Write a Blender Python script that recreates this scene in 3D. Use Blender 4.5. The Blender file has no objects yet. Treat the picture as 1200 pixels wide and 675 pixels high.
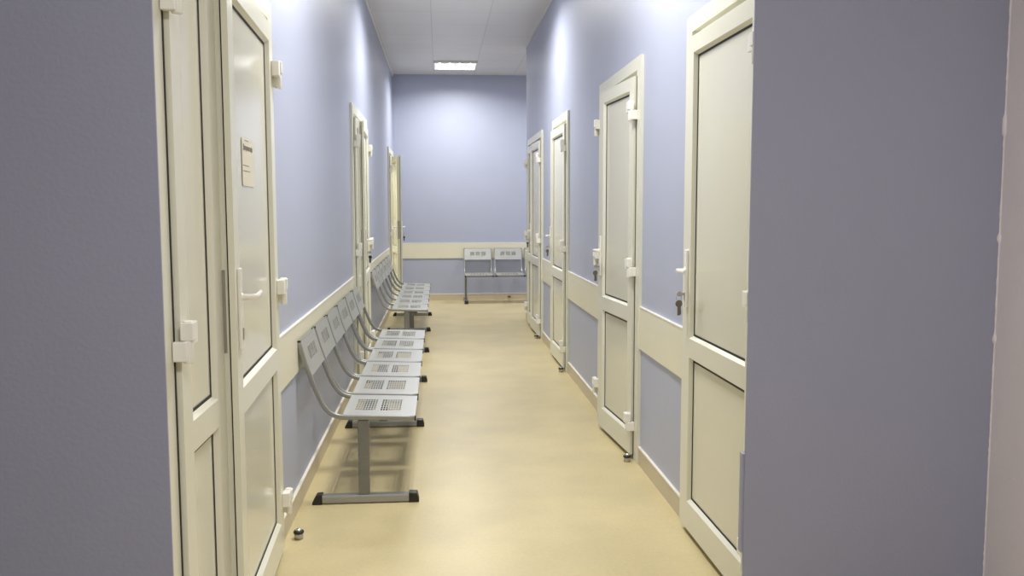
import bpy, bmesh, math, random
from mathutils import Vector, Matrix
random.seed(7)
COL = bpy.context.scene.collection
# ------------------------------------------------------------------ dimensions (metres); camera stands at x=0,y=0
XL, XR, YB, ZC = -0.685, 1.0964, 13.59, 3.40
YRE = 11.21                      # where the right wall ends
CAM_H = 1.42
# ------------------------------------------------------------------ materials
def srgb(r, g, b):
    f = lambda c: (c/255/12.92) if c/255 <= 0.04045 else (((c/255)+0.055)/1.055)**2.4
    return (f(r), f(g), f(b), 1)

def mat(name, col, rough=0.5, metal=0.0, noise=0.0, nscale=8.0, bump=0.0, bscale=200.0, spec=0.5, coat=0.0, detail=4):
    m = bpy.data.materials.new(name); m.use_nodes = True
    nt = m.node_tree; n = nt.nodes; l = nt.links
    b = n['Principled BSDF']
    b.inputs['Roughness'].default_value = rough
    b.inputs['Metallic'].default_value = metal
    b.inputs['Specular IOR Level'].default_value = spec
    b.inputs['Coat Weight'].default_value = coat
    b.inputs['Coat Roughness'].default_value = 0.12
    tc = n.new('ShaderNodeTexCoord')
    nz = n.new('ShaderNodeTexNoise'); nz.inputs['Scale'].default_value = nscale; nz.inputs['Detail'].default_value = detail
    l.new(tc.outputs['Object'], nz.inputs['Vector'])
    mx = n.new('ShaderNodeMix'); mx.data_type = 'RGBA'
    mx.inputs[6].default_value = tuple(c*(1-noise) for c in col[:3])+(1,)
    mx.inputs[7].default_value = tuple(min(1, c*(1+noise)) for c in col[:3])+(1,)
    l.new(nz.outputs['Fac'], mx.inputs[0]); l.new(mx.outputs[2], b.inputs['Base Color'])
    if bump > 0:
        n2 = n.new('ShaderNodeTexNoise'); n2.inputs['Scale'].default_value = bscale; n2.inputs['Detail'].default_value = 3
        l.new(tc.outputs['Object'], n2.inputs['Vector'])
        bp = n.new('ShaderNodeBump'); bp.inputs['Strength'].default_value = bump; bp.inputs['Distance'].default_value = 0.004
        l.new(n2.outputs['Fac'], bp.inputs['Height']); l.new(bp.outputs['Normal'], b.inputs['Normal'])
    return m

WALLC = (0.425, 0.455, 0.58, 1)
M = {}
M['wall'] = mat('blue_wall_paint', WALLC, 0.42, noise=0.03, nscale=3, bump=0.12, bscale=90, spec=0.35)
M['pier'] = mat('blue_wall_paint_shaded', (0.34, 0.352, 0.465, 1), 0.6, noise=0.04, nscale=2, bump=0.2, bscale=90, spec=0.3)  # darker copy of the wall blue, shade of the hall put into the colour
M['lilac'] = mat('pale_lilac_plaster', (0.84, 0.79, 0.85, 1), 0.7, noise=0.04, nscale=6, bump=0.4, bscale=120, spec=0.3)
M['pvc'] = mat('warm_white_pvc', (0.74, 0.73, 0.62, 1), 0.28, noise=0.015, nscale=5)
M['panel'] = mat('glossy_door_panel', (0.70, 0.685, 0.575, 1), 0.16, noise=0.015, nscale=4)
M['white'] = mat('white_fitting_plastic', (0.86, 0.85, 0.80, 1), 0.25)
M['gasket'] = mat('black_rubber_gasket', (0.018, 0.016, 0.013, 1), 0.6)
M['band'] = mat('cream_wall_board', (0.76, 0.73, 0.58, 1), 0.35, noise=0.03, nscale=4)
M['bandedge'] = mat('white_board_edging', (0.90, 0.88, 0.80, 1), 0.3)
M['skirt'] = mat('beige_skirting', (0.60, 0.525, 0.38, 1), 0.45, noise=0.06, nscale=6)
M['skirtedge'] = mat('pale_skirting_edge', (0.84, 0.80, 0.70, 1), 0.4)
M['seat'] = mat('silver_grey_powder_coat', (0.50, 0.505, 0.485, 1), 0.36, metal=0.5, noise=0.02, nscale=30)
M['frame'] = mat('grey_painted_steel_tube', (0.33, 0.33, 0.315, 1), 0.35, metal=0.45)
M['post'] = mat('grey_painted_steel_post', (0.20, 0.20, 0.185, 1), 0.45, metal=0.2)
M['rail'] = mat('silver_steel_floor_rail', (0.36, 0.365, 0.36, 1), 0.3, metal=0.4)
M['black'] = mat('black_plastic', (0.012, 0.012, 0.013, 1), 0.4)
M['metal'] = mat('brushed_steel', (0.52, 0.50, 0.47, 1), 0.28, metal=0.9)
M['chrome'] = mat('chrome', (0.8, 0.8, 0.78, 1), 0.12, metal=1.0)
M['darkmetal'] = mat('dull_key_metal', (0.20, 0.18, 0.15, 1), 0.4, metal=0.8)
M['lockplate'] = mat('grey_lock_plate', (0.36, 0.34, 0.30, 1), 0.4, metal=0.5)
M['paper'] = mat('cream_paper', (0.74, 0.695, 0.545, 1), 0.4)
M['ink'] = mat('grey_printing_ink', (0.24, 0.21, 0.15, 1), 0.6)
M['tray'] = mat('white_lamp_tray', (0.8, 0.8, 0.8, 1), 0.4)

def ceiling_mat():
    m = mat('ceiling_tiles', (0.72, 0.71, 0.70, 1), 0.32, noise=0.05, nscale=1.5, spec=0.4)
    nt = m.node_tree; n = nt.nodes; l = nt.links; b = n['Principled BSDF']
    src = b.inputs['Base Color'].links[0].from_socket
    tc = n.new('ShaderNodeTexCoord')
    mp = n.new('ShaderNodeMapping'); mp.inputs['Location'].default_value = (0.065, -0.3, 0)
    l.new(tc.outputs['Object'], mp.inputs['Vector'])
    br = n.new('ShaderNodeTexBrick'); br.offset = 0; br.squash = 1
    br.inputs['Scale'].default_value = 1; br.inputs['Brick Width'].default_value = 0.6; br.inputs['Row Height'].default_value = 0.6
    br.inputs['Mortar Size'].default_value = 0.0045; br.inputs['Mortar Smooth'].default_value = 0.3
    br.inputs['Color1'].default_value = (1, 1, 1, 1); br.inputs['Color2'].default_value = (0.95, 0.95, 0.95, 1); br.inputs['Mortar'].default_value = (0.72, 0.72, 0.72, 1)
    l.new(mp.outputs['Vector'], br.inputs['Vector'])
    mx = n.new('ShaderNodeMix'); mx.data_type = 'RGBA'; mx.blend_type = 'MULTIPLY'; mx.inputs[0].default_value = 1
    l.new(src, mx.inputs[6]); l.new(br.outputs['Color'], mx.inputs[7]); l.new(mx.outputs[2], b.inputs['Base Color'])
    return m
M['ceiling'] = ceiling_mat()

def floor_mat():
    m = mat('beige_linoleum', (0.59, 0.50, 0.28, 1), 0.33, noise=0.10, nscale=60, bump=0.03, bscale=30, spec=0.45, detail=8)
    nt = m.node_tree; n = nt.nodes; l = nt.links; b = n['Principled BSDF']
    src = b.inputs['Base Color'].links[0].from_socket
    tc = n.new('ShaderNodeTexCoord')
    nz = n.new('ShaderNodeTexNoise'); nz.inputs['Scale'].default_value = 2.2; nz.inputs['Detail'].default_value = 6
    l.new(tc.outputs['Object'], nz.inputs['Vector'])
    cr = n.new('ShaderNodeValToRGB'); cr.color_ramp.elements[0].color = (0.90, 0.90, 0.90, 1); cr.color_ramp.elements[1].color = (1.05, 1.05, 1.05, 1)
    cr.color_ramp.elements[0].position = 0.35; cr.color_ramp.elements[1].position = 0.65
    l.new(nz.outputs['Fac'], cr.inputs['Fac'])
    mx = n.new('ShaderNodeMix'); mx.data_type = 'RGBA'; mx.blend_type = 'MULTIPLY'; mx.inputs[0].default_value = 1
    l.new(src, mx.inputs[6]); l.new(cr.outputs['Color'], mx.inputs[7])
    vo = n.new('ShaderNodeTexNoise'); vo.inputs['Scale'].default_value = 14; vo.inputs['Detail'].default_value = 10; vo.inputs['Roughness'].default_value = 0.8
    l.new(tc.outputs['Object'], vo.inputs['Vector'])
    c2 = n.new('ShaderNodeValToRGB'); c2.color_ramp.elements[0].color = (0.78, 0.74, 0.66, 1); c2.color_ramp.elements[1].color = (1, 1, 1, 1)
    c2.color_ramp.elements[0].position = 0.30; c2.color_ramp.elements[1].position = 0.40
    l.new(vo.outputs['Fac'], c2.inputs['Fac'])
    m2 = n.new('ShaderNodeMix'); m2.data_type = 'RGBA'; m2.blend_type = 'MULTIPLY'; m2.inputs[0].default_value = 0.6
    l.new(mx.outputs[2], m2.inputs[6]); l.new(c2.outputs['Color'], m2.inputs[7]); l.new(m2.outputs[2], b.inputs['Base Color'])
    return m
M['floor'] = floor_mat()

def emis(name, col, s):
    m = bpy.data.materials.new(name); m.use_nodes = True
    n = m.node_tree.nodes; n.remove(n['Principled BSDF'])
    e = n.new('ShaderNodeEmission'); e.inputs[0].default_value = col; e.inputs[1].default_value = s
    m.node_tree.links.new(e.outputs[0], n['Material Output'].inputs[0]); return m
M['tube'] = emis('glowing_tube', (1, 1, 0.97, 1), 12)

# ------------------------------------------------------------------ mesh helpers
def box(bm, x0, x1, y0, y1, z0, z1, mi=0):
    v = [bm.verts.new(p) for p in ((x0,y0,z0),(x1,y0,z0),(x1,y1,z0),(x0,y1,z0),(x0,y0,z1),(x1,y0,z1),(x1,y1,z1),(x0,y1,z1))]
    for f in ((0,3,2,1),(4,5,6,7),(0,1,5,4),(1,2,6,5),(2,3,7,6),(3,0,4,7)):
        bm.faces.new([v[i] for i in f]).material_index = mi

def quad(bm, pts, mi=0):
    bm.faces.new([bm.verts.new(p) for p in pts]).material_index = mi

def cyl(bm, p0, p1, r, seg=16, r2=None, mi=0):
    p0, p1 = Vector(p0), Vector(p1); d = (p1-p0).normalized(); r2 = r if r2 is None else r2
    a = d.orthogonal().normalized(); b = d.cross(a)
    A = [bm.verts.new(p0+(a*math.cos(t)+b*math.sin(t))*r) for t in [2*math.pi*i/seg for i in range(seg)]]
    B = [bm.verts.new(p1+(a*math.cos(t)+b*math.sin(t))*r2) for t in [2*math.pi*i/seg for i in range(seg)]]
    for i in range(seg):
        f = bm.faces.new((A[i], A[(i+1)%seg], B[(i+1)%seg], B[i])); f.smooth = True; f.material_index = mi
    bm.faces.new(A[::-1]).material_index = mi; bm.faces.new(B).material_index = mi

def sweep(bm, pts, w, h, seg=10, side=Vector((1,0,0)), closed=False):
    """elliptical tube along pts; side is the constant lateral axis (half width w), the other axis has half size h"""
    rings = []; n = len(pts)
    for i, p in enumerate(pts):
        a = Vector(pts[(i-1) % n] if closed or i > 0 else pts[i]); b = Vector(pts[(i+1) % n] if closed or i < n-1 else pts[i])
        t = (b-a).normalized(); s = side.normalized(); u = t.cross(s).normalized()
        rings.append([bm.verts.new(Vector(p)+s*w*sgn(math.cos(k))+u*h*sgn(math.sin(k))) for k in [2*math.pi*j/seg for j in range(seg)]])
    for i in range(n if closed else n-1):
        A, B = rings[i], rings[(i+1) % n]
        for j in range(seg):
            f = bm.faces.new((A[j], A[(j+1)%seg], B[(j+1)%seg], B[j])); f.smooth = True
    if not closed:
        bm.faces.new(rings[0][::-1]); bm.faces.new(rings[-1])
def sgn(c):   # squarish section
    return math.copysign(abs(c)**0.45, c)

def lathe(bm, prof, seg=24, origin=(0,0,0)):
    o = Vector(origin); rings = []
    for r, z in prof:
        rings.append([bm.verts.new(o+Vector((r*math.cos(2*math.pi*i/seg), r*math.sin(2*math.pi*i/seg), z))) for i in range(seg)])
    for A, B in zip(rings, rings[1:]):
        for i in range(seg):
            f = bm.faces.new((A[i], A[(i+1)%seg], B[(i+1)%seg], B[i])); f.smooth = True
    bm.faces.new(rings[0][::-1]); bm.faces.new(rings[-1])

def obj(name, bm, mats, parent=None, bevel=0, fix=True):
    if fix: bmesh.ops.recalc_face_normals(bm, faces=bm.faces)
    me = bpy.data.meshes.new(name); bm.to_mesh(me); bm.free()
    for m in (mats if isinstance(mats, (list, tuple)) else [mats]): me.materials.append(m)
    o = bpy.data.objects.new(name, me); COL.objects.link(o)
    if parent: o.parent = parent
    if bevel:
        b = o.modifiers.new('bevel', 'BEVEL'); b.width = bevel; b.segments = 2; b.limit_method = 'ANGLE'; b.angle_limit = math.radians(40)
    return o

def tag(o, label=None, cat=None, group=None, kind=None):
    if label: o['label'] = label
    if cat: o['category'] = cat
    if group: o['group'] = group
    if kind: o['kind'] = kind
    return o

def empty(name, loc=(0,0,0), rz=0, parent=None):
    o = bpy.data.objects.new(name, None); COL.objects.link(o); o.location = loc; o.rotation_euler = (0,0,rz)
    o.empty_display_size = 0.2
    if parent: o.parent = parent
    return o

def copy_tree(o, parent=None):
    c = o.copy(); COL.objects.link(c); c.parent = parent
    for ch in [k for k in COL.objects if k.parent == o]: copy_tree(ch, c)
    return c

# ------------------------------------------------------------------ doors
C = 0.085        # visible frame width
HT = 2.230       # top of the frame
LT = 2.128       # top of the leaf
LB = 0.028       # bottom of the leaf
FY = 0.036       # front face of a closed leaf, out from the wall

def frame_bm(W):
    bm = bmesh.new(); G = LT+0.032
    for s in (0, 1):
        f = (lambda x: W-x) if s else (lambda x: x)
        a, b = sorted((f(0.0), f(C))); box(bm, a, b, 0.0005, 0.020, 0, G)
        a, b = sorted((f(0.0415), f(C))); box(bm, a, b, -0.100, 0.0005, 0, G)
        a, b = sorted((f(C), f(C+0.015))); box(bm, a, b, -0.100, -0.045, 0, LT)
    box(bm, 0, W, 0.0005, 0.020, G, HT)
    box(bm, 0.0415, W-0.0415, -0.100, 0.0005, G, HT-0.022)
    box(bm, C, W-C, -0.100, -0.018, LT+0.004, G)
    box(bm, C, W-C, -0.100, -0.045, LT-0.012, LT+0.004)
    box(bm, C, W-C, -0.100, -0.045, 0, 0.02)
    return bm
def seal_bm(W):
    """dark sealing strips in the gap between frame and leaves"""
    bm = bmesh.new()
    box(bm, C-0.003, C+0.004, -0.01, 0.0225, LB, LT); box(bm, W-C-0.004, W-C+0.003, -0.01, 0.0225, LB, LT)
    return bm

ZU0, ZU1, ZL0, ZL1 = 0.862, 2.058, 0.150, 0.780     # glazing openings (z)
def leaf_parts(parent, w, s, zl0=ZL0, lap=0.0):
    """leaf hung at x=0 reaching to x=s*w; y=0 is the front face, body goes to y=-0.062"""
    T = 0.062; st = 0.088
    def X(a, b): return sorted((s*a, s*b))
    bm = bmesh.new()
    x0, x1 = X(0.003, st); box(bm, x0, x1, -T, 0, LB, LT)
    x0, x1 = X(w-st, w-lap); box(bm, x0, x1, -T, 0, LB, LT)
    if lap: x0, x1 = X(w-lap, w); box(bm, x0, x1, -0.018, 0, LB, LT)
    x0, x1 = X(st, w-st)
    for z0, z1 in ((LB, zl0), (ZL1, ZU0), (ZU1, LT)): box(bm, x0, x1, -T, 0, z0, z1)
    g = bmesh.new()
    for z0, z1 in ((zl0, ZL1), (ZU0, ZU1)):
        a = [(x0,z0),(x1,z0),(x1,z1),(x0,z1)]
        i1, y1 = 0.011, -0.016
        b = [(x0+i1,z0+i1),(x1-i1,z0+i1),(x1-i1,z1-i1),(x0+i1,z1-i1)]
        i2 = 0.020
        c = [(x0+i2,z0+i2),(x1-i2,z0+i2),(x1-i2,z1-i2),(x0+i2,z1-i2)]
        for k in range(4):
            j = (k+1) % 4
            quad(bm, [(a[k][0],0,a[k][1]),(a[j][0],0,a[j][1]),(b[j][0],y1,b[j][1]),(b[k][0],y1,b[k][1])])
            quad(bm, [(a[k][0],-T,a[k][1]),(a[j][0],-T,a[j][1]),(b[j][0],-T+0.017,b[j][1]),(b[k][0],-T+0.017,b[k][1])])
            quad(g, [(b[k][0],y1,b[k][1]),(b[j][0],y1,b[j][1]),(c[j][0],y1-0.001,c[j][1]),(c[k][0],y1-0.001,c[k][1])])
    # gasket line along the hinge side, free edge seal
    x0g, x1g = X(w-lap, w-lap+0.003); box(g, x0g, x1g, -0.0235, -0.0185, LB+0.01, LT-0.01)
    L = obj('door_leaf', bm, M['pvc'], parent, fix=False)
    bmL = bmesh.new(); bmL.from_mesh(L.data); bmesh.ops.recalc_face_normals(bmL, faces=bmL.faces); bmL.to_mesh(L.data); bmL.free()
    obj('gasket', g, M['gasket'], L)
    for nm, z0, z1 in (('lower_panel', zl0, ZL1), ('upper_panel', ZU0, ZU1)):
        p = bmesh.new(); box(p, x0+0.015, x1-0.015, -T+0.020, -0.0185, z0+0.015, z1-0.015)
        obj(nm, p, M['panel'], L)
    for zc in (1.094, 0.225, 1.95): hinge(L, s, zc)
    return L

def hinge(L, s, zc):
    bm = bmesh.new()
    X = lambda a, b: sorted((s*a, s*b))
    a, b = X(0.004, 0.050); box(bm, a, b, 0.0, 0.030, zc-0.018, zc+0.040)       # leaf flap
    a, b = X(-0.018, 0.014); box(bm, a, b, 0.004, 0.036, zc-0.004, zc+0.042)     # covered knuckle
    a, b = X(-0.024, 0.002); box(bm, a, b, -0.0145, 0.022, zc-0.056, zc-0.006)     # frame flap
    cyl(bm, (s*-0.004, 0.020, zc-0.062), (s*-0.004, 0.020, zc+0.046), 0.013)
    obj('hinge', bm, M['white'], L, bevel=0.003)

def handle(L, w, face=1):
    """lever handle near the free edge; lever points to the hinge side"""
    x = w-0.048; y0 = 0 if face > 0 else -0.062; d = face
    bm = bmesh.new()
    ya, yb = sorted((y0, y0+d*0.011)); box(bm, x-0.0155, x+0.0155, ya, yb, 0.990, 1.238)
    o = obj('handle', bm, M['white'], L, bevel=0.005)
    bm = bmesh.new()
    z = 1.150
    pts = [(x, y0+d*0.008, z), (x, y0+d*0.030, z), (x-0.006, y0+d*0.046, z), (x-0.022, y0+d*0.052, z), (x-0.070, y0+d*0.050, z), (x-0.125, y0+d*0.047, z+0.002)]
    rings = []
    for i, p in enumerate(pts):
        a = Vector(pts[max(i-1,0)]); b = Vector(pts[min(i+1,len(pts)-1)]); t = (b-a).normalized(); u = Vector((0,0,1)); sd = t.cross(u)
        rings.append([bm.verts.new(Vector(p)+u*0.0095*math.sin(k)+sd*0.007*math.cos(k)) for k in [2*math.pi*j/12 for j in range(12)]])
    for A, B in zip(rings, rings[1:]):
        for j in range(12): bm.faces.new((A[j],A[(j+1)%12],B[(j+1)%12],B[j])).smooth = True
    bm.faces.new(rings[0]); bm.faces.new(rings[-1])
    cyl(bm, (x, y0+d*0.008, z), (x, y0+d*0.015, z), 0.0125)
    bmesh.ops.recalc_face_normals(bm, faces=bm.faces)
    # join the lever into the handle mesh
    bm.from_mesh(o.data); bmesh.ops.recalc_face_normals(bm, faces=bm.faces); bm.to_mesh(o.data); bm.free()
    bm = bmesh.new()
    ya, yb = sorted((y0+d*0.011, y0+d*0.014)); box(bm, x-0.005, x+0.005, ya, yb, 1.020, 1.052); cyl(bm, (x, ya, 1.048), (x, yb, 1.048), 0.0085)
    obj('keyhole', bm, M['metal'], L)
    return x

def door(idx, side, y_near, W, wB, double, ajar, label, zl0=ZL0):
    if side == 'R': root = empty('door_%d' % idx, (XR, y_near, 0), math.pi/2)
    else: root = empty('door_%d' % idx, (XL, y_near+W, 0), -math.pi/2)
    tag(root, label, 'door', kind='structure')
    obj('door_frame', frame_bm(W), M['pvc'], root)
    obj('door_seal', seal_bm(W), M['gasket'], root)
    lap = 0.014 if double else 0.0
    L = leaf_parts(root, wB, 1, zl0, lap); L.location = (C+0.004, FY, 0); L.rotation_euler = (0,0,math.radians(ajar))
    hx = handle(L, wB, 1); handle(L, wB, -1)
    bm = bmesh.new(); e = wB-lap; box(bm, e-0.0005, e+0.002, -0.055, -0.031, 0.985, 1.235)
    box(bm, e, e+0.004, -0.050, -0.036, 1.125, 1.165)
    obj('lock_plate', bm, M['lockplate'], L)
    if double:
        wA = W-2*C-(wB-lap)-0.010
        A = leaf_parts(root, wA, -1, zl0); A.location = (W-C-0.004, FY, 0)
    return root, L, hx

DOORS = {}
specs = [ # idx side near W wB double ajar
 (1,'R',2.815,1.045,0.862,False,0.3,'cream plastic door on the right, nearest the camera, cut off by the dark wall corner'),
 (2,'R',4.745,1.235,0.735,True,4.2,'cream double door on the right wall standing slightly ajar, second from the camera'),
 (3,'R',7.47,1.03,0.852,False,0.6,'closed narrow-looking cream door on the right wall between two doors, a key in its lock'),
 (4,'R',9.37,1.50,0.80,True,1.0,'cream double door farthest down the right wall beside the corner'),
 (5,'L',2.174,1.54,0.932,True,2.5,'large cream double door on the left with a paper notice on its leaf'),
 (6,'L',7.04,1.43,0.94,True,2.2,'cream double door on the left wall behind the gap between the seat rows'),
 (7,'L',12.05,1.20,0.75,True,10.0,'cream double door at the far left with its leaf swung open furthest'),
]
for (i,sd,yn,W,wB,dbl,aj,lab) in specs: DOORS[i] = door(i,sd,yn,W,wB,dbl,aj,lab)+((sd,yn,W),)

# ------------------------------------------------------------------ room shell
def spans(side):
    return sorted((d[3][1], d[3][1]+d[3][2]) for d in DOORS.values() if d[3][0] == side)

def wall_bm(side, ya, yb, th=0.14):
    bm = bmesh.new()
    x0, x1 = (XR, XR+th) if side == 'R' else (XL-th, XL)
    y = ya
    for a, b in spans(side):
        if a+0.04 > y: box(bm, x0, x1, y, a+0.04, 0, ZC)
        box(bm, x0, x1, a+0.04, b-0.04, HT-0.02, ZC)
        y = b-0.04
    box(bm, x0, x1, y, yb, 0, ZC)
    return bm

def struct(name, bm, m, label, cat, bevel=0, parent=None):
    o = obj(name, bm, m, parent, bevel=bevel)
    return tag(o, label, cat, kind='structure')

HX0, HX1, HY = -2.6, 1.846, -2.6; PY = 2.80
def bx(*a):
    bm = bmesh.new(); box(bm, *a); return bm
bm = bmesh.new(); box(bm, XL-0.14, 3.6, HY-0.1, YB+0.14, -0.08, 0); box(bm, HX0-0.1, XL-0.14, HY-0.1, 2.18, -0.08, 0)
struct('floor', bm, M['floor'], 'beige speckled linoleum floor running down the corridor', 'floor')
bm = bmesh.new(); box(bm, XL-0.14, 3.6, HY-0.1, YB+0.14, ZC, ZC+0.1); box(bm, HX0-0.1, XL-0.14, HY-0.1, 2.18, ZC, ZC+0.1)
struct('ceiling', bm, M['ceiling'], 'pale grey ceiling of square tiles above the corridor', 'ceiling')
struct('wall_left', wall_bm('L', 2.171, YB), M['wall'], 'pale blue left wall of the corridor behind the seats', 'wall')
struct('wall_right', wall_bm('R', PY+0.025, YRE), M['wall'], 'pale blue right wall of the corridor with four doors', 'wall')
bm = bmesh.new(); box(bm, XL-0.14, 3.6, YB, YB+0.14, 0, ZC)
struct('wall_back', bm, M['wall'], 'pale blue end wall facing the camera', 'wall')
# hall in which the camera stands
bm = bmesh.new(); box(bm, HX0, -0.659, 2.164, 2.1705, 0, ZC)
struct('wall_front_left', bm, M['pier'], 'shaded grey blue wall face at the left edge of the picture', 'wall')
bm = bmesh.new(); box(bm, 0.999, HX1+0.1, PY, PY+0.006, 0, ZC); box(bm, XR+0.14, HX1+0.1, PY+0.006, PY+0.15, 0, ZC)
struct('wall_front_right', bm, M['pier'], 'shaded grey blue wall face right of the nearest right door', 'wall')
bm = bmesh.new(); box(bm, HX1, HX1+0.1, HY, PY, 0, ZC)
struct('wall_hall_right', bm, M['lilac'], 'pale lilac wall strip at the right edge of the picture', 'wall')
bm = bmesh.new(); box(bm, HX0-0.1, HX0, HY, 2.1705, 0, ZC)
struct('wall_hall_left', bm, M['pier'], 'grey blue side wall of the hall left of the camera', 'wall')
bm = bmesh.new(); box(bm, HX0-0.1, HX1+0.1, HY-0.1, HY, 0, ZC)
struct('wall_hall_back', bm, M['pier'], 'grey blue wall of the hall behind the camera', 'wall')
# lit room seen through the gap of the far left door
bm = bmesh.new(); box(bm, -3.0, -2.9, 10.9, YB+0.14, 0, ZC); box(bm, -2.9, XL-0.14, 10.8, 10.9, 0, ZC); box(bm, -2.9, XL-0.14, YB, YB+0.14, 0, ZC); box(bm, -2.9, XL-0.14, 10.9, YB, -0.08, 0); box(bm, -2.9, XL-0.14, 10.9, YB, ZC, ZC+0.1)
struct('wall_side_room', bm, M['band'], 'cream walls of the lit room behind the far left open door', 'wall')
# side recess past the end of the right wall
bm = bmesh.new(); box(bm, XR+0.14, 3.5, YRE-0.14, YRE, 0, ZC)
struct('wall_recess', bm, M['wall'], 'pale blue wall of the recess around the corner past the last right door', 'wall')
bm = bmesh.new(); box(bm, 3.5, 3.6, YRE-0.14, YB, 0, ZC)
struct('wall_recess_end', bm, M['wall'], 'pale blue end wall of the side recess', 'wall')

# cream board band, skirting
ZB0, ZB1 = 0.646, 0.879
def strip(segs, face):
    """segs: list of (a,b) along the wall; face(a,b,out0,out1) -> x0,x1,y0,y1"""
    band, sk = bmesh.new(), bmesh.new()
    for a, b in segs:
        box(band, *face(a, b, 0.0, 0.012), ZB0, ZB1-0.006, 0)
        box(band, *face(a, b, 0.0, 0.014), ZB1-0.006, ZB1, 1)
        box(sk, *face(a, b, 0.0, 0.011), 0, 0.092, 0)
        box(sk, *face(a, b, 0.0, 0.014), 0.092, 0.100, 1)
    return band, sk
def gaps(side, ya, yb):
    out = []; y = ya
    for a, b in spans(side):
        if a > y+0.01: out.append((y, a))
        y = b
    if yb > y+0.01: out.append((y, yb))
    return out
def fL(a,b,o0,o1): return (XL+o0, XL+o1, a, b)
def fR(a,b,o0,o1): return (XR-o1, XR-o0, a, b)
def fB(a,b,o0,o1): return (a, b, YB-o1, YB-o0)
sides = (('left', fL, gaps('L', 2.172, YB-0.015), 'left wall'), ('right', fR, gaps('R', PY+0.03, YRE), 'right wall'), ('back', fB, [(XL+0.001, 3.5)], 'end wall'))
for i, (nm, f, sg, w) in enumerate(sides):
    band, sk = strip(sg, f)
    struct('trim_%d' % (i+1), band, [M['band'], M['bandedge']], 'cream protective board band along the %s' % w, 'wall trim')
    struct('baseboard_'+nm, sk, [M['skirt'], M['skirtedge']], 'beige skirting with pale top edge along the %s' % w, 'baseboard')
# small protrusion of the wall face beside the near right corner
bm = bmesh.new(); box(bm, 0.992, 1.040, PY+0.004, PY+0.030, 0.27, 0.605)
struct('trim_4', bm, M['pier'], 'short dark protrusion at the near right wall corner', 'wall trim')
# cornice lines
bm = bmesh.new(); box(bm, XL, XL+0.018, 2.17, YB-0.001, ZC-0.02, ZC-0.0005)
struct('trim_5', bm, M['white'], 'thin white moulding where the left wall meets the ceiling', 'wall trim')
bm = bmesh.new(); box(bm, XR-0.012, XR, PY+0.03, YRE, ZC-0.014, ZC-0.0005)
struct('trim_6', bm, M['ceiling'], 'thin grey moulding where the right wall meets the ceiling', 'wall trim')
# ragged plaster bead in the corner between dark wall face and lilac wall
bm = bmesh.new(); z = 0.0; prev = None
while z < ZC-0.02:
    r = 0.0022+0.0022*random.random()**3
    if abs(z-1.68) < 0.025 or abs(z-1.31) < 0.012 or abs(z-0.98) < 0.01: r = 0.0085
    ring = [bm.verts.new((HX1+r*math.cos(t)-0.001, PY+r*math.sin(t)-0.001, z)) for t in [2*math.pi*k/8 for k in range(8)]]
    if prev:
        for k in range(8): bm.faces.new((prev[k], prev[(k+1)%8], ring[(k+1)%8], ring[k])).smooth = True
    prev = ring; z += 0.012
struct('trim_7', bm, M['lilac'], 'ragged plaster bead along the corner at the right edge', 'wall trim')

# ------------------------------------------------------------------ seat rows
PROF = [(0.015,0.790),(0.031,0.735),(0.048,0.675),(0.066,0.625),(0.088,0.565),(0.108,0.515),(0.126,0.480),(0.147,0.453),(0.170,0.436),(0.200,0.426),(0.240,0.422),(0.400,0.417),(0.560,0.411)]
def prof_at(y):  # z and outward y of profile
    for (a, za), (b, zb) in zip(PROF, PROF[1:]):
        if a <= y <= b: return za+(zb-za)*(y-a)/(b-a)
    return PROF[-1][1]
def perforated(name, us, vs, holes, P, mirror=False):
    """grid us x vs mapped through P(u,v); faces whose centre falls in a hole are left out"""
    bm = bmesh.new(); g = {}
    for i, u in enumerate(us):
        for j, v in enumerate(vs): g[i,j] = bm.verts.new(P(u, v))
    for i in range(len(us)-1):
        for j in range(len(vs)-1):
            cu, cv = (us[i]+us[i+1])/2, (vs[j]+vs[j+1])/2
            if any(a < cu < b and c < cv < d for a, b, c, d in holes): continue
            bm.faces.new((g[i,j], g[i+1,j], g[i+1,j+1], g[i,j+1]))
    bmesh.ops.delete(bm, geom=[v for v in bm.verts if not v.link_faces], context='VERTS')
    me = bpy.data.meshes.new(name); bm.to_mesh(me); bm.free(); me.materials.append(M['seat']); return me

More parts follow.
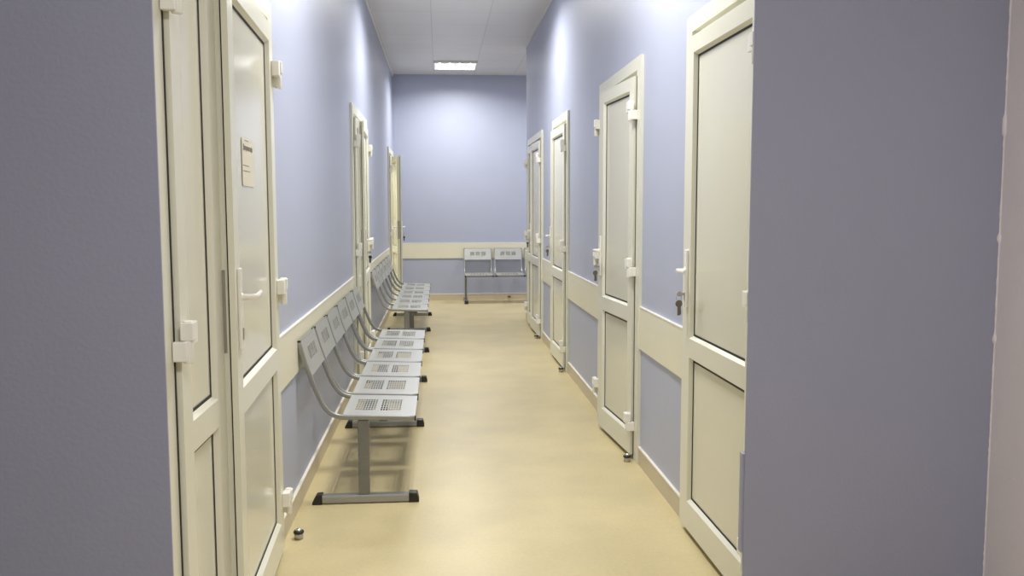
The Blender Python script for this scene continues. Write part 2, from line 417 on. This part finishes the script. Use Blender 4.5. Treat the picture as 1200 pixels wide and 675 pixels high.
def make_meshes(sw):
    # seat pan: u along bench 0..sw, v outward
    v0, v1 = 0.215, 0.560
    cols = []                                   # outward slots
    for g0 in (0.262, 0.386):
        for k in range(8): cols.append((g0+k*0.0128, g0+k*0.0128+0.0088))
    n = 6; r0 = sw/2-0.125; rows = [(r0+k*0.0425, r0+k*0.0425+0.0330) for k in range(n)]
    us = sorted({0.0, sw, *[x for r in rows for x in r]}); vs = sorted({v0, 0.24, v1, *[x for c in cols for x in c]})
    holes = [(a,b,c,d) for a,b in rows for c,d in cols]
    seat = perforated('seat', us, vs, holes, lambda u, v: (u, v, prof_at(v)+0.010))
    # backrest: v is distance down the profile (use outward y as parameter through z)
    def back(u, v):
        z = 0.797-v; pts = PROF[:4]
        y = PROF[0][0]
        for (a, za), (b, zb) in zip(PROF, PROF[1:]):
            if zb <= z <= za: y = a+(b-a)*(za-z)/(za-zb); break
        return (u, y+0.010, z)
    cc = sw/2; cols = []
    for c0 in (-0.085, 0.0, 0.085):
        for d in (-0.017, 0.017): cols.append((cc+c0+d-0.0130, cc+c0+d+0.0130))
    rows = [(0.052+k*0.0100, 0.052+k*0.0100+0.0076) for k in range(6)]
    us = sorted({0.0, sw, *[x for r in cols for x in r]}); vs = sorted({0.0, 0.007, 0.172, *[x for r in rows for x in r]})
    holes = [(a,b,c,d) for a,b in cols for c,d in rows]
    bk = perforated('backrest', us, vs, holes, back)
    return seat, bk

def make_seat_parts(root, x0, sw, meshes):
    for nm, me in zip(('seat', 'backrest'), meshes):
        o = bpy.data.objects.new(nm, me); COL.objects.link(o); o.parent = root; o.location = (x0, 0, 0)
        s = o.modifiers.new('solid', 'SOLIDIFY'); s.thickness = 0.0022; s.offset = 0
    # front lip of the pan
    first = not hasattr(make_seat_parts, 'fr') or make_seat_parts.sw != sw
    if first:
        bm = bmesh.new(); pts = [Vector((0, y, z)) for y, z in smooth(PROF)]
        sweep(bm, pts, 0.0085, 0.0110, 16)
        f = obj('side_frame', bm, M['frame'])
        fm = f.data; bpy.data.objects.remove(f)
        bm = bmesh.new(); box(bm, -0.0088, 0.0088, 0.558, 0.5635, 0.3985, 0.4225); cf = obj('end_cap', bm, M['black'], bevel=0.003)
        cm = cf.data; bpy.data.objects.remove(cf)
        bm = bmesh.new(); box(bm, -0.0090, 0.0090, 0.003, 0.027, 0.786, 0.7945); ct = obj('end_cap', bm, M['black'])
        tm = ct.data; bpy.data.objects.remove(ct)
        bm = bmesh.new(); box(bm, 0.008, sw-0.008, 0.538, 0.552, 0.398, 0.414); cr = obj('cross_bar', bm, M['frame'])
        rm = cr.data; bpy.data.objects.remove(cr)
        make_seat_parts.fr = (fm, cm, tm, rm); make_seat_parts.sw = sw
    fm, cm, tm, rm = make_seat_parts.fr
    for x in (x0-0.002, x0+sw+0.002):
        f = bpy.data.objects.new('side_frame', fm); COL.objects.link(f); f.parent = root; f.location = (x, 0, 0)
        for me in (cm, tm):
            c = bpy.data.objects.new('end_cap', me); COL.objects.link(c); c.parent = f
    r = bpy.data.objects.new('cross_bar', rm); COL.objects.link(r); r.parent = root; r.location = (x0, 0, 0)

def smooth(P, n=3):
    out = []
    for i in range(len(P)-1):
        p0, p1, p2, p3 = P[max(i-1,0)], P[i], P[i+1], P[min(i+2, len(P)-1)]
        for k in range(n):
            t = k/n
            out.append(tuple(0.5*((2*p1[d])+(-p0[d]+p2[d])*t+(2*p0[d]-5*p1[d]+4*p2[d]-p3[d])*t*t+(-p0[d]+3*p1[d]-3*p2[d]+p3[d])*t**3) for d in (0,1)))
    out.append(P[-1]); return out

def make_leg(root, x, po=0.0):
    bm = bmesh.new()
    box(bm, x-0.014, x+0.014, 0.285+po, 0.338+po, 0.040, 0.404)
    L = obj('leg', bm, M['post'], root, bevel=0.003)
    bm = bmesh.new(); box(bm, x-0.024, x+0.024, 0.100, 0.535, 0.004, 0.041)
    obj('floor_rail', bm, M['rail'], L, bevel=0.006)
    for k in (0, 1):
        bm = bmesh.new()
        if k: ys = (0.525, 0.574, 0.566)
        else: ys = (0.112, 0.062, 0.080)
        w = 0.0275
        pr = [(ys[0], 0.0), (ys[1], 0.0), (ys[1]+(0 if k else 0.003), 0.012), (ys[2]+(0 if k else 0.003), 0.046), (ys[0], 0.048)]
        A = [bm.verts.new((x-w, y, z)) for y, z in pr]; B = [bm.verts.new((x+w, y, z)) for y, z in pr]
        bm.faces.new(A); bm.faces.new(B[::-1])
        for i in range(5): bm.faces.new((A[i], B[i], B[(i+1)%5], A[(i+1)%5]))
        obj('foot_cap', bm, M['black'], L, bevel=0.004)

def seat_row(loc, rz, n, pitch, gap, legs, label, po=0.0, cat='seat row'):
    root = empty('waiting_bench', loc, rz); tag(root, label, cat, 'perforated metal waiting seats')
    sw = pitch-gap; me = make_meshes(sw)
    for k in range(n): make_seat_parts(root, gap/2+k*pitch, sw, me)
    for x in legs: make_leg(root, x, po)
    bm = bmesh.new(); box(bm, gap/2, n*pitch-gap/2, 0.287+po, 0.336+po, 0.378, 0.402)
    obj('beam', bm, M['post'], root, bevel=0.003)
    return root

P6 = 0.509
seat_row((XL, 4.195+6*P6, 0), -math.pi/2, 6, P6, 0.055, (0.038, 3*P6, 6*P6-0.038), 'nearest row of six grey perforated metal seats along the left wall')
seat_row((XL, 8.66+6*P6, 0), -math.pi/2, 6, P6, 0.055, (0.038, 3*P6, 6*P6-0.038), 'farther row of six grey perforated metal seats along the left wall', 0.045)
seat_row((0.345+3*0.463, YB-0.005, 0), math.pi, 3, 0.463, 0.060, (0.030, 3*0.463-0.040), 'row of grey metal seats with backs against the end wall')

# ------------------------------------------------------------------ ceiling lamps
def lamp(x, y, power, label, group='recessed square ceiling lamps'):
    r = empty('ceiling_lamp', (x, y, ZC)); tag(r, label, 'ceiling lamp', group)
    s = 0.297
    bm = bmesh.new()
    for a in ((-s, -s+0.018, -s, s), (s-0.018, s, -s, s), (-s+0.018, s-0.018, -s, -s+0.018), (-s+0.018, s-0.018, s-0.018, s)):
        box(bm, *a, -0.030, -0.0005)
    obj('frame', bm, M['tray'], r)
    bm = bmesh.new(); box(bm, -s+0.018, s-0.018, -s+0.018, s-0.018, -0.004, -0.001)
    obj('reflector', bm, M['tray'], r)
    for k in range(4):
        xx = -0.21+0.14*k
        bm = bmesh.new(); cyl(bm, (xx, -0.275, -0.017), (xx, 0.275, -0.017), 0.011)
        obj('tube', bm, M['tube'], r)
        ld = bpy.data.lights.new('tube_light', 'AREA'); ld.shape = 'RECTANGLE'; ld.size = 0.03; ld.size_y = 0.54
        ld.energy = power/4; ld.color = (1.0, 0.985, 0.94); ld.spread = math.radians(158)
        lo = bpy.data.objects.new('tube_light', ld); COL.objects.link(lo); lo.parent = r; lo.location = (xx, 0, -0.032)
    return r
PW = 50
lamp(0.235, 12.6, PW*0.8, 'glowing square ceiling lamp near the end wall')
lamp(0.235, 8.1, PW, 'square ceiling lamp above the middle of the corridor')
lamp(0.235, 4.1, PW, 'square ceiling lamp above the near end of the corridor')
lamp(2.4, 12.4, PW*0.6, 'square ceiling lamp in the side recess')
lamp(-1.8, 12.6, PW*0.8, 'square ceiling lamp inside the room behind the far left door')
lamp(0.6, 0.2, 51, 'added unseen square ceiling lamp brightening the hall wall faces')  # out of view, added to light the hall wall faces

# ------------------------------------------------------------------ door stops on the floor
def stop(x, y, label):
    bm = bmesh.new(); lathe(bm, [(0.019,0),(0.019,0.026),(0.017,0.028),(0.013,0.028)])
    root = obj('door_stop', bm, M['metal']); root.location = (x, y, 0)
    bm = bmesh.new(); lathe(bm, [(0.0205,0.024),(0.0225,0.028),(0.0225,0.033),(0.019,0.037)]); obj('rubber_ring', bm, M['black'], root)
    bm = bmesh.new(); lathe(bm, [(0.014,0.036),(0.013,0.041),(0.008,0.045),(0.001,0.046)]); obj('cap', bm, M['chrome'], root)
    tag(root, label, 'door stop', 'floor door stops')
stop(-0.617, 3.775, 'small chrome and black door stop by the left double door with the notice')
stop(1.035, 4.80, 'small dark metal door stop at the foot of the ajar right double door')
stop(1.035, 7.53, 'small dark door stop on the floor under the third right door')
stop(1.035, 9.50, 'tiny dark door stop under the farthest right door')

# ------------------------------------------------------------------ keys hanging in locks
def keys(idx, label, scale=1.0, dark=False):
    root, L, hx, _ = DOORS[idx]
    bpy.context.view_layer.update()
    Mx = root.matrix_world @ Matrix.Translation(L.location) @ Matrix.Rotation(L.rotation_euler.z, 4, 'Z')
    e = empty('key_bunch'); e.matrix_world = Mx @ Matrix.Translation((hx, 0.012, 1.048))
    tag(e, label, 'keys', 'keys left hanging in the door locks')
    m = M['darkmetal']
    bm = bmesh.new(); box(bm, -0.0015, 0.0015, 0.002, 0.014, -0.004, 0.004)
    cyl(bm, (-0.0015, 0.022, 0), (0.0015, 0.022, 0), 0.011)
    obj('key_in_lock', bm, M['metal'], e)
    bm = bmesh.new()
    pts = [(0, 0.024+0.012*math.cos(t), -0.016+0.014*math.sin(t)) for t in [2*math.pi*k/20 for k in range(20)]]
    sweep(bm, pts, 0.0012, 0.0012, 6, closed=True)
    obj('key_ring', bm, M['metal'], e)
    bm = bmesh.new()
    cyl(bm, (-0.0025, 0.024, -0.042), (0.0025, 0.024, -0.042), 0.015)
    box(bm, -0.002, 0.002, 0.018, 0.030, -0.092, -0.050); box(bm, -0.002, 0.002, 0.014, 0.020, -0.088, -0.070)
    obj('hanging_key', bm, m, e)
    bm = bmesh.new()
    cyl(bm, (0.006, 0.020, -0.038), (0.009, 0.020, -0.038), 0.012); box(bm, 0.006, 0.009, 0.013, 0.023, -0.080, -0.046)
    obj('hanging_key', bm, M['black'] if dark else m, e)
keys(1, 'dull metal keys hanging from the lock of the nearest right door')
keys(2, 'dark keys hanging from the lock of the ajar right double door', dark=True)
keys(3, 'small black keys hanging from the lock of the third right door', dark=True)
keys(4, 'black keys in the lock of the farthest right door', dark=True)
keys(6, 'dark keys in the lock of the middle left door', dark=True)
keys(7, 'dark keys in the lock of the far left open door', dark=True)

# ------------------------------------------------------------------ paper notice on the left door
root, L, hx, _ = DOORS[5]
Mx = root.matrix_world @ Matrix.Translation(L.location) @ Matrix.Rotation(L.rotation_euler.z, 4, 'Z')
n = empty('paper_notice'); n.matrix_world = Mx @ Matrix.Translation((0.655, -0.0165, 1.492)) @ Matrix.Rotation(math.pi, 4, 'Z')
tag(n, 'cream paper notice with printed lines stuck to the near left door', 'notice')
W_, H_ = 0.235, 0.158
def rrect(bm, x0, x1, z0, z1, r, y):
    vs = []
    for cx, cz, a0 in ((x1-r, z0+r, -90), (x1-r, z1-r, 0), (x0+r, z1-r, 90), (x0+r, z0+r, 180)):
        for k in range(7):
            t = math.radians(a0+15*k); vs.append(bm.verts.new((cx+r*math.cos(t), y, cz+r*math.sin(t))))
    f = bm.faces.new(vs); ret = bmesh.ops.extrude_face_region(bm, geom=[f])
    bmesh.ops.translate(bm, vec=(0, -0.0008, 0), verts=[v for v in ret['geom'] if isinstance(v, bmesh.types.BMVert)])
bm = bmesh.new(); rrect(bm, 0, W_, 0, H_, 0.012, 0); obj('sheet', bm, M['paper'], n)
def text(s, x, z, size, w, bold=0.0):
    cu = bpy.data.curves.new('printed_line', 'FONT'); cu.body = s; cu.size = size; cu.offset = bold; cu.extrude = 0.0002
    o = bpy.data.objects.new('printed_line', cu); COL.objects.link(o); bpy.context.view_layer.update()
    me = bpy.data.meshes.new_from_object(o); bpy.data.objects.remove(o)
    xs = [v.co.x for v in me.vertices]; k = w/(max(xs)-min(xs)); x_0 = min(xs)
    for v in me.vertices: v.co.x = (v.co.x-x_0)*k
    me.materials.clear(); me.materials.append(M['ink'])
    o = bpy.data.objects.new('printed_line', me); COL.objects.link(o); o.parent = n
    o.location = (x, -0.0014, z); o.rotation_euler = (math.radians(90), 0, 0)
text('Документація', 0.016, 0.119, 0.024, 0.185, 0.0006)
bm = bmesh.new(); box(bm, 0.055, 0.125, -0.0016, -0.0009, 0.1495, 0.1515); obj('printed_line', bm, M['ink'], n)
bm = bmesh.new(); box(bm, 0.010, 0.125, -0.0016, -0.0009, 0.0660, 0.0685); obj('printed_line', bm, M['ink'], n)
bm = bmesh.new(); box(bm, 0.012, 0.140, -0.0016, -0.0009, 0.0480, 0.0505); obj('printed_line', bm, M['ink'], n)

# small dark block on the skirting of the end wall
bm = bmesh.new(); box(bm, 1.035, 1.085, YB-0.022, YB-0.0115, 0.035, 0.062)
box(bm, 1.047, 1.073, YB-0.026, YB-0.022, 0.041, 0.056)
tag(obj('socket', bm, M['darkmetal'], bevel=0.002), 'small dark socket on the skirting beneath the end wall seats', 'socket')

# ------------------------------------------------------------------ world, camera
w = bpy.data.worlds.new('world'); bpy.context.scene.world = w; w.use_nodes = True
w.node_tree.nodes['Background'].inputs[0].default_value = (0.01, 0.01, 0.012, 1)
w.node_tree.nodes['Background'].inputs[1].default_value = 0.2
f, p, y, r = 1040.66, 0.0907, 0.0811, -0.0021
F = Vector((math.sin(y)*math.cos(p), math.cos(y)*math.cos(p), -math.sin(p)))
R = Vector((math.cos(y), -math.sin(y), 0)); U = R.cross(F)
R2 = R*math.cos(r)+U*math.sin(r); U2 = -R*math.sin(r)+U*math.cos(r)
cam = bpy.data.cameras.new('camera'); co = bpy.data.objects.new('camera', cam); COL.objects.link(co)
cam.sensor_width = 36; cam.lens = f/1200*36; cam.clip_start = 0.05
m = Matrix((R2, U2, -F)).transposed().to_4x4(); m.translation = (0, 0, CAM_H); co.matrix_world = m
sc = bpy.context.scene; sc.camera = co
sc.view_settings.view_transform = 'Standard'; sc.view_settings.look = 'None'
sc.view_settings.exposure = 0.1
sc.cycles.max_bounces = 10; sc.cycles.diffuse_bounces = 6
